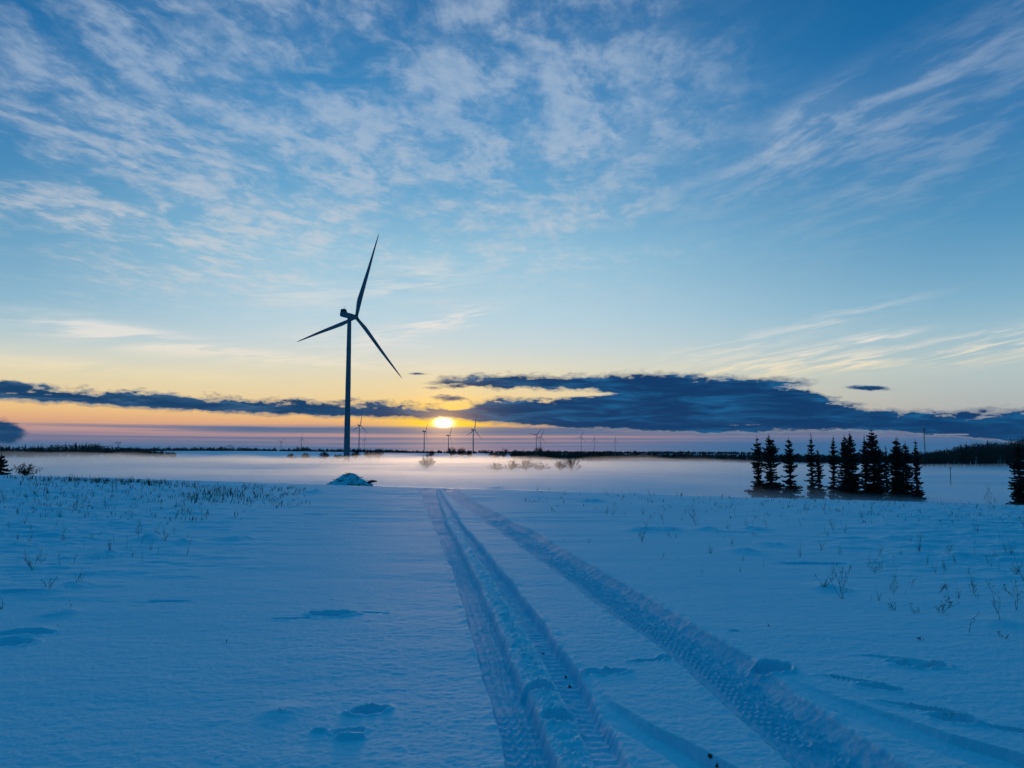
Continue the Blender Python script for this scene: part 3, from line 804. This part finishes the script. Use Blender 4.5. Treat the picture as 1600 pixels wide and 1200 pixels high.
# dirt clods thrown up in the ruts
CL = [(1072, 1184, .026, 'biggest dark clod of earth in the near rut'), (1110, 1178, .02, 'clod with a stem, upper right of the biggest one in the near rut'), (1120, 1187, .014, 'small clod right of the biggest one in the near rut'),
      (884, 1041, .014, 'upper small clod in the middle rut'), (890, 1053, .016, 'lower small clod in the middle rut'), (849, 1008, .013, 'farthest tiny clod in the middle rut')]
for i, (px, py, s, lb) in enumerate(CL):
    gx, gy = ground_px(px, py); rnd2 = random.Random(i); b = MB(); rings = []
    for k in range(6):
        f = k / 5; rr_ = math.sin(math.pi * (.1 + .85 * f)) * s * .75
        rings.append([(rr_ * math.cos(6.283 * j / 9) * rnd2.uniform(.7, 1.2), rr_ * math.sin(6.283 * j / 9) * rnd2.uniform(.7, 1.2), s * (1.2 * f - .3)) for j in range(9)])
    b.rings(rings)
    for k in range(2): b.tube([(0, 0, s * .3), (rnd2.gauss(0, s * .6), rnd2.gauss(0, s * .6), s * rnd2.uniform(.8, 1.5))], [.003, .002], 4)
    o = b.build('dirt_clod', EARTH); o.location = (gx, gy, h1(gx, gy)); tag(o, lb, 'clod', 'dark clods of earth in the ruts')

# ------------------------------------------------------------------ sky
SAZ, SEL = azel(693, 661)
w = bpy.data.worlds.new('World'); scene.world = w; w.use_nodes = True
nt = w.node_tree; nt.nodes.clear()
def nd(t): return nt.nodes.new(t)
def put(sock, v):
    if hasattr(v, 'node'): nt.links.new(v, sock)
    else: sock.default_value = v
def M(op, a, b=None, c=None):
    n = nd('ShaderNodeMath'); n.operation = op
    put(n.inputs[0], a)
    if b is not None: put(n.inputs[1], b)
    if c is not None: put(n.inputs[2], c)
    return n.outputs[0]
def add(*a):
    r = a[0]
    for q in a[1:]: r = M('ADD', r, q)
    return r
def mul(*a):
    r = a[0]
    for q in a[1:]: r = M('MULTIPLY', r, q)
    return r
def sub(a, b): return M('SUBTRACT', a, b)
def mx(a, b): return M('MAXIMUM', a, b)
def ss(lo, hi, v):
    n = nd('ShaderNodeMapRange'); n.interpolation_type = 'SMOOTHSTEP'
    put(n.inputs['Value'], v); n.inputs['From Min'].default_value = lo; n.inputs['From Max'].default_value = hi
    return n.outputs['Result']
def mixc(f, a, b):
    n = nd('ShaderNodeMix'); n.data_type = 'RGBA'
    put(n.inputs['Factor'], f); put(n.inputs['A'], a); put(n.inputs['B'], b)
    return n.outputs['Result']
def addc(a, b, f=1.0):
    n = nd('ShaderNodeMix'); n.data_type = 'RGBA'; n.blend_type = 'ADD'
    put(n.inputs['Factor'], f); put(n.inputs['A'], a); put(n.inputs['B'], b)
    return n.outputs['Result']
def scol(c, f):
    n = nd('ShaderNodeVectorMath'); n.operation = 'SCALE'; put(n.inputs[0], c[:3] if isinstance(c, tuple) else c); put(n.inputs['Scale'], f)
    return n.outputs[0]
def xyz(a, b, c=0.0):
    n = nd('ShaderNodeCombineXYZ'); put(n.inputs[0], a); put(n.inputs[1], b); put(n.inputs[2], c); return n.outputs[0]
def noise(v, scale=1.0, detail=5, rough=.55, dist=0.0):
    n = nd('ShaderNodeTexNoise'); put(n.inputs['Vector'], v); n.inputs['Scale'].default_value = scale; n.inputs['Detail'].default_value = detail
    n.inputs['Roughness'].default_value = rough; n.inputs['Distortion'].default_value = dist
    return n.outputs['Fac']
def curve(v, pts):
    """piecewise-linear lookup of elevation by azimuth; pts are (azimuth, elevation)"""
    n = nd('ShaderNodeFloatCurve'); c = n.mapping.curves[0]
    t = M('MULTIPLY_ADD', v, 1 / 120.0, .5)
    P = [((a + 60) / 120, (e + 2) / 12) for a, e in pts]
    P = [(0, P[0][1])] + P + [(1, P[-1][1])]
    c.points[0].location = P[0]; c.points[1].location = P[-1]
    for p in P[1:-1]: c.points.new(*p)
    for p in c.points: p.handle_type = 'VECTOR'
    n.mapping.use_clip = False; n.mapping.update()
    put(n.inputs['Value'], t)
    return M('MULTIPLY_ADD', n.outputs[0], 12.0, -2.0)

tc = nd('ShaderNodeTexCoord'); sep = nd('ShaderNodeSeparateXYZ'); nt.links.new(tc.outputs['Generated'], sep.inputs[0])
dx, dy, dz = sep.outputs
az = mul(M('ARCTAN2', dx, dy), 57.29578); el = mul(M('ARCSINE', dz), 57.29578)
def ramp(v, stops):
    n = nd('ShaderNodeValToRGB'); e = n.color_ramp.elements
    P = [(math.sqrt(max(0, a) / 90.0), c) for a, c in stops]
    e[0].position, e[0].color = P[0]; e[1].position, e[1].color = P[-1]
    for p, c in P[1:-1]:
        q = e.new(p); q.color = c
    put(n.inputs['Fac'], v); return n.outputs['Color']
tpar = M('SQRT', M('DIVIDE', mx(el, 0.0), 90.0))
SUNR = [(0, lin(84, 116, 158)), (.5, lin(88, 112, 152)), (1.0, lin(128, 122, 150)), (1.6, lin(190, 150, 150)), (2.2, lin(228, 172, 130)), (3.0, lin(242, 198, 136)), (4.2, lin(235, 214, 170)), (5.3, lin(229, 218, 184)),
        (6.5, lin(220, 221, 206)), (8, lin(200, 217, 222)), (10, lin(182, 213, 228)), (14.6, lin(148, 197, 223)), (19, lin(102, 167, 209)), (25, lin(62, 138, 193)), (32, lin(22, 106, 167)), (42, lin(0, 106, 162)), (90, lin(0, 144, 180))]
AWAY = [(0, lin(56, 104, 152)), (.6, lin(72, 110, 154)), (1.2, lin(112, 122, 156)), (1.8, lin(140, 138, 162)), (3, lin(178, 184, 184)), (5.5, lin(182, 200, 202)), (8, lin(156, 192, 208)), (10, lin(128, 178, 206)), (15, lin(80, 148, 192)), (20, lin(48, 124, 180)), (26, lin(20, 106, 166)), (32, lin(0, 92, 150)), (42, lin(0, 106, 162)), (90, lin(0, 144, 180))]
BACK = [(0, lin(16, 58, 100)), (6, lin(6, 54, 98)), (15, lin(0, 52, 100)), (32, lin(0, 68, 128)), (50, lin(0, 106, 162)), (90, lin(0, 144, 180))]  # unseen sky behind and overhead, tones invented to set light on snow and turbine
daz = sub(az, SAZ)
wr = ss(4, 39, daz); wl = mul(ss(-8, -34, daz), ss(4.5, 10, el), .95)
sky = mixc(mx(wr, wl), ramp(tpar, SUNR), ramp(tpar, AWAY))
sky = mixc(ss(38, 75, M('ABSOLUTE', daz)), sky, ramp(tpar, BACK))
# physical sky for the same low sun, blended under the hand-toned dusk gradient
ns = nd('ShaderNodeTexSky'); ns.sky_type = 'NISHITA'; ns.sun_disc = False
ns.sun_elevation = R(SEL); ns.sun_rotation = R(SAZ); ns.air_density = 1.2; ns.dust_density = .6; ns.ozone_density = 2.0
nishita = scol(ns.outputs[0], .10)
sky = mixc(.06, sky, nishita)

def ell(px, py, rx, ry, ang=0, pw=1.0):
    """soft ellipse of sky around the direction of (px, py); radii in degrees"""
    a, e = azel(px, py); c, s = math.cos(R(ang)), math.sin(R(ang))
    X, Y = sub(az, a), sub(el, e)
    U = M('DIVIDE', add(mul(X, c), mul(Y, s)), rx); V = M('DIVIDE', add(mul(X, -s), mul(Y, c)), ry)
    return M('EXPONENT', mul(M('POWER', add(mul(U, U), mul(V, V)), pw), -1.0))

# high cirrus on a flat sheet overhead
pz = M('DIVIDE', 1.0, mx(dz, .03))
PX, PY = mul(dx, pz), mul(dy, pz)
def plane(ang, sa, sc, off=0.0):
    c, s = math.cos(R(ang)), math.sin(R(ang))
    return xyz(mul(add(mul(PX, c), mul(PY, s)), sa), mul(add(mul(PX, -s), mul(PY, c)), sc), off)
warp = noise(xyz(PX, PY, 4.0), 1.6, 3)
def cir(ang, sa, sc, off, lo, hi, det=9, rough=.62):
    v = plane(ang, sa, sc, off)
    n = nd('ShaderNodeVectorMath'); n.operation = 'MULTIPLY_ADD'
    put(n.inputs[0], xyz(warp, warp, warp)); n.inputs[1].default_value = (.8, 1.0, 0); put(n.inputs[2], v)
    return ss(lo, hi, noise(n.outputs[0], 1.0, det, rough, .12))
mA = M('MINIMUM', add(mul(ell(440, 180, 13, 8.0, -14), 1.1), mul(ell(690, 90, 11, 9, 0), .75), mul(ell(200, 60, 14, 9, 0), .45), mul(ell(900, 170, 8, 8, 20), .75), mul(ell(230, 340, 8, 3.5, -10), .75)), 1.0)
cA = cir(82, 4.2, 6.2, 0.0, .42, .64); cA2 = cir(88, 1.4, 1.8, 7.0, .36, .64, 7)
cB = cir(80, 11.0, 16.0, 3.0, .40, .64)
dA = sub(1.0, M('EXPONENT', mul(mA, add(mul(cA2, .10), mul(cA2, cA, .85), mul(cA2, cA, cB, .95), mul(cA2, cB, .30)), -1.1)))
mB = M('MINIMUM', add(mul(ell(1440, 125, 12.5, 2.0, 19), .5), mul(ell(1262, 185, 3.0, 1.0, 24), 1.4), mul(ell(1240, 238, 7, 1.3, 18), .55), mul(ell(1480, 200, 10, 3.5, 25), .4), mul(ell(1040, 170, 7, 5, 30), .3)), 1.2)
cC = cir(112, 3.4, 6.6, 12.0, .40, .68)
dB = mul(mB, add(mul(cC, .62), .10))
cirrus = mul(.9, sub(1.0, M('EXPONENT', mul(add(dA, mul(dB, .8)), -1.5))))
ccol = mixc(ss(10, 26, el), lin(222, 216, 212), lin(176, 193, 214))
sky = mixc(cirrus, sky, ccol)

# low thin wisps lit from below
wv = xyz(mul(az, .16), mul(sub(el, mul(az, .06)), 1.5), 1.0)
wv2 = xyz(mul(sub(az, mul(el, 1.2)), .28), mul(sub(el, mul(az, .14)), 2.3), 6.0)
wn, wn2 = ss(.38, .66, noise(wv, 1.0, 7, .6, .6)), ss(.40, .66, noise(wv2, 1.0, 7, .6, .5))
wisp1 = add(ell(190, 527, 5.2, .75, -6), mul(ell(330, 548, 7, .5, -8), .8), mul(ell(640, 440, 4, 1.2, 8), .6), mul(ell(470, 455, 3.4, 1.0, -6), .45), mul(ell(520, 565, 9, .35, -3), .8), mul(ell(150, 575, 9, .5, -2), .55), mul(ell(560, 540, 5, 1.2, 0), .5))
wisp2 = add(mul(ell(665, 510, 4.6, .75, 14), 1.0), mul(ell(1190, 572, 5.2, .75, 5), 1.0), mul(ell(1345, 566, 3.2, .5, 4), .8), mul(ell(1350, 533, 3, .4, 6), .9), mul(ell(1575, 543, 4.5, .8, 6), .7), mul(ell(1120, 548, 5, .5, 8), .5), mul(ell(1290, 500, 5, .5, 10), .4), mul(ell(1500, 530, 5, .35, 9), .45))
wisp = M('MINIMUM', mul(1.15, add(mul(wisp1, wn), mul(wisp2, wn2))), .8)
sky = mixc(wisp, sky, mixc(ss(3.5, 8.5, el), lin(250, 226, 168), lin(232, 228, 222)))

# the sun and its glow behind thin cloud
gx_, gy_ = sub(az, SAZ), sub(el, SEL)
ang2 = add(mul(gx_, gx_), mul(gy_, gy_))
core = mul(M('EXPONENT', mul(add(mul(gx_, gx_, .62), mul(gy_, gy_)), -1 / (.40 ** 2))), ss(SEL - .55, SEL - .25, el))
angl = M('SQRT', add(mul(gx_, gx_, .13), mul(gy_, gy_)))
halo = mul(M('EXPONENT', mul(angl, -1 / .95)), ss(SEL - 1.0, SEL - .2, el)); wide = M('EXPONENT', mul(angl, -1 / 4.5))
sky = mixc(M('MINIMUM', mul(halo, 2.0), 1.0), sky, (1.0, .62, .006, 1))
sky = mixc(mul(wide, .08), sky, (1.0, .66, .22, 1))
sky = addc(sky, scol((1.0, .95, .80, 1), mul(core, 4.0)))

# flat stratus streaks near the horizon
sv = xyz(mul(az, .035), mul(el, 3.1), 2.0)
sn = ss(.44, .60, noise(sv, 1.0, 5, .6, .25))
sband = mul(sn, ss(2.35, 1.7, el), ss(-62, -20, az))
scol_ = mixc(ss(.4, 1.5, el), lin(70, 108, 148), lin(98, 112, 146))
sky = mixc(mul(sband, .75), sky, scol_)
ba, be = azel(640, 672.5)
sline = mul(ss(.40, .10, M('ABSOLUTE', add(sub(el, be), mul(sub(noise(xyz(mul(az, .15), mul(el, .8), 9.0), 1.0, 4), .5), .22)))), ss(azel(190, 672)[0], azel(400, 672)[0], az), ss(azel(1060, 672)[0], azel(900, 672)[0], az))
sky = mixc(mul(sline, .88), sky, mixc(mul(halo, .9), lin(82, 108, 144), lin(180, 140, 140)))
bl_a = mul(ss(1.15, .3, el), ss(-5, -22, az))
sky = mixc(mul(bl_a, .6), sky, lin(46, 104, 148))
bl_b = mul(ss(1.6, .4, el), ss(3, 20, az))
sky = mixc(mul(bl_b, .85), sky, lin(54, 104, 150))

# dark cloud bank
def pts(l): return [azel(*p) for p in l]
LT = curve(az, pts([(-200, 598), (0, 602), (60, 604), (130, 606), (250, 613), (350, 619), (450, 624), (560, 626), (640, 630), (690, 633), (735, 630), (760, 622), (860, 620), (930, 612), (960, 600), (1000, 596), (1060, 594), (1100, 595), (1200, 597), (1260, 604), (1310, 622), (1350, 634), (1400, 641), (1450, 643), (1500, 642), (1600, 636), (1800, 630)]))
LB = curve(az, pts([(-200, 622), (0, 627), (100, 633), (300, 645), (400, 649), (560, 655), (640, 655), (665, 657), (690, 655), (715, 657), (735, 661), (760, 663), (840, 668), (900, 672), (1000, 675), (1050, 679), (1100, 681), (1200, 677), (1300, 675), (1440, 682), (1600, 696), (1800, 700)]))
UT = curve(az, pts([(630, 603), (660, 595), (690, 587), (800, 583), (900, 584), (1000, 580), (1100, 585), (1200, 588), (1265, 592), (1290, 601)]))
UB = curve(az, pts([(630, 600), (660, 602), (700, 606), (780, 609), (860, 611), (930, 613), (970, 630), (1050, 636), (1200, 612), (1265, 603), (1290, 598)]))
en = sub(noise(xyz(mul(az, .55), mul(el, 1.7), 0.0), 1.0, 8, .62, .3), .5)
en2 = sub(noise(xyz(mul(az, 1.9), mul(el, 3.6), 5.0), 1.0, 6, .6), .5)
eo = add(.02, mul(en, 1.9), mul(en2, .65))
dL = mul(ss(-.12, .40, sub(add(LT, eo), el)), ss(-.08, .28, sub(el, add(LB, mul(eo, .42)))))
dU = mul(ss(-.12, .45, sub(add(UT, mul(eo, .8)), el)), ss(-.05, .3, sub(el, add(UB, mul(eo, .6)))), ss(azel(640, 600)[0], azel(700, 600)[0], az))
sml = mul(1.5, add(mul(ell(1355, 606, 1.8, .26, -4), .6), mul(ell(12, 606, 1.6, .5), 1.0), mul(ell(-4, 670, 1.6, .9), .62), mul(ell(18, 682, .8, .5), .42), mul(ell(650, 584, 1.5, .14), .5), mul(ell(700, 622, 2.2, .35), .55), mul(ell(680, 606, 1.5, .2), .45)))
dS = ss(.42, .9, add(sml, mul(en, 1.3), mul(en2, .5)))
dS = mul(dS, M('MINIMUM', mul(sml, 3.0), 1.0))
gaps = add(mul(ell(712, 634, 1.2, .32), 1.1), mul(ell(865, 616, 4.2, .20), 1.0), mul(ell(1135, 631, 1.1, .18), .16), mul(ell(1170, 664, 1.8, .08), .3), mul(ell(1485, 679, 1.6, .07), .5))
bank = mul(mx(mx(dL, dU), dS), sub(1.0, mul(ss(.22, .62, add(gaps, mul(en, .7), mul(en2, .6))), M('MINIMUM', mul(gaps, 2.2), 1.0))), ss(75, 55, M('ABSOLUTE', az)))
bn = noise(xyz(mul(az, .22), mul(el, 1.7), 3.0), 1.0, 8, .64, .5)
right = ss(-6, 8, az)
bdark = mixc(right, lin(6, 60, 102), lin(0, 54, 102)); blight = mixc(right, lin(56, 98, 136), lin(20, 96, 146))
bcol = mixc(ss(.42, .74, bn), bdark, blight)
edge_l = mul(bank, sub(1.0, bank), 4.0, mx(dL, dU))
bcol = mixc(mul(edge_l, .5), bcol, mixc(wide, lin(190, 200, 205), (1.0, .74, .30, 1)))
bcol = mixc(mul(M('EXPONENT', mul(angl, -1 / .5)), .5), bcol, lin(200, 150, 120))
sky = mixc(mul(bank, .993), sky, bcol)
aur = M('EXPONENT', mul(M('SQRT', ang2), -1 / 1.25))
sky = addc(sky, scol((1.0, .52, .12, 1), mul(aur, .62)))
bg = nd('ShaderNodeBackground'); put(bg.inputs['Color'], sky); bg.inputs['Strength'].default_value = 1.0
out = nd('ShaderNodeOutputWorld'); nt.links.new(bg.outputs[0], out.inputs[0])

# ------------------------------------------------------------------ sun, camera, settings
sl = bpy.data.lights.new('sun', 'SUN'); sl.energy = .5; sl.angle = R(10); sl.color = (1.0, .56, .30)
so = link('sun', sl)
sd = Vector((math.sin(R(SAZ)) * math.cos(R(SEL)), math.cos(R(SAZ)) * math.cos(R(SEL)), math.sin(R(SEL))))
so.rotation_euler = sd.to_track_quat('Z', 'Y').to_euler(); so.location = (0, 0, 60)

cam = bpy.data.cameras.new('camera'); co = link('camera', cam)
cam.sensor_width = 36; cam.lens = 36 * F / 1600; cam.clip_start = .05; cam.clip_end = 40000
co.location = (0, 0, EYE); co.rotation_euler = (R(90) + TH, 0, 0)
scene.camera = co
vs = scene.view_settings; vs.view_transform = 'Standard'; vs.look = 'None'; vs.exposure = 0; vs.gamma = 1
scene.cycles.use_denoising = True
scene.cycles.max_bounces = 5; scene.cycles.diffuse_bounces = 3; scene.cycles.volume_bounces = 1; scene.cycles.transparent_max_bounces = 8
scene.cycles.sample_clamp_indirect = 4
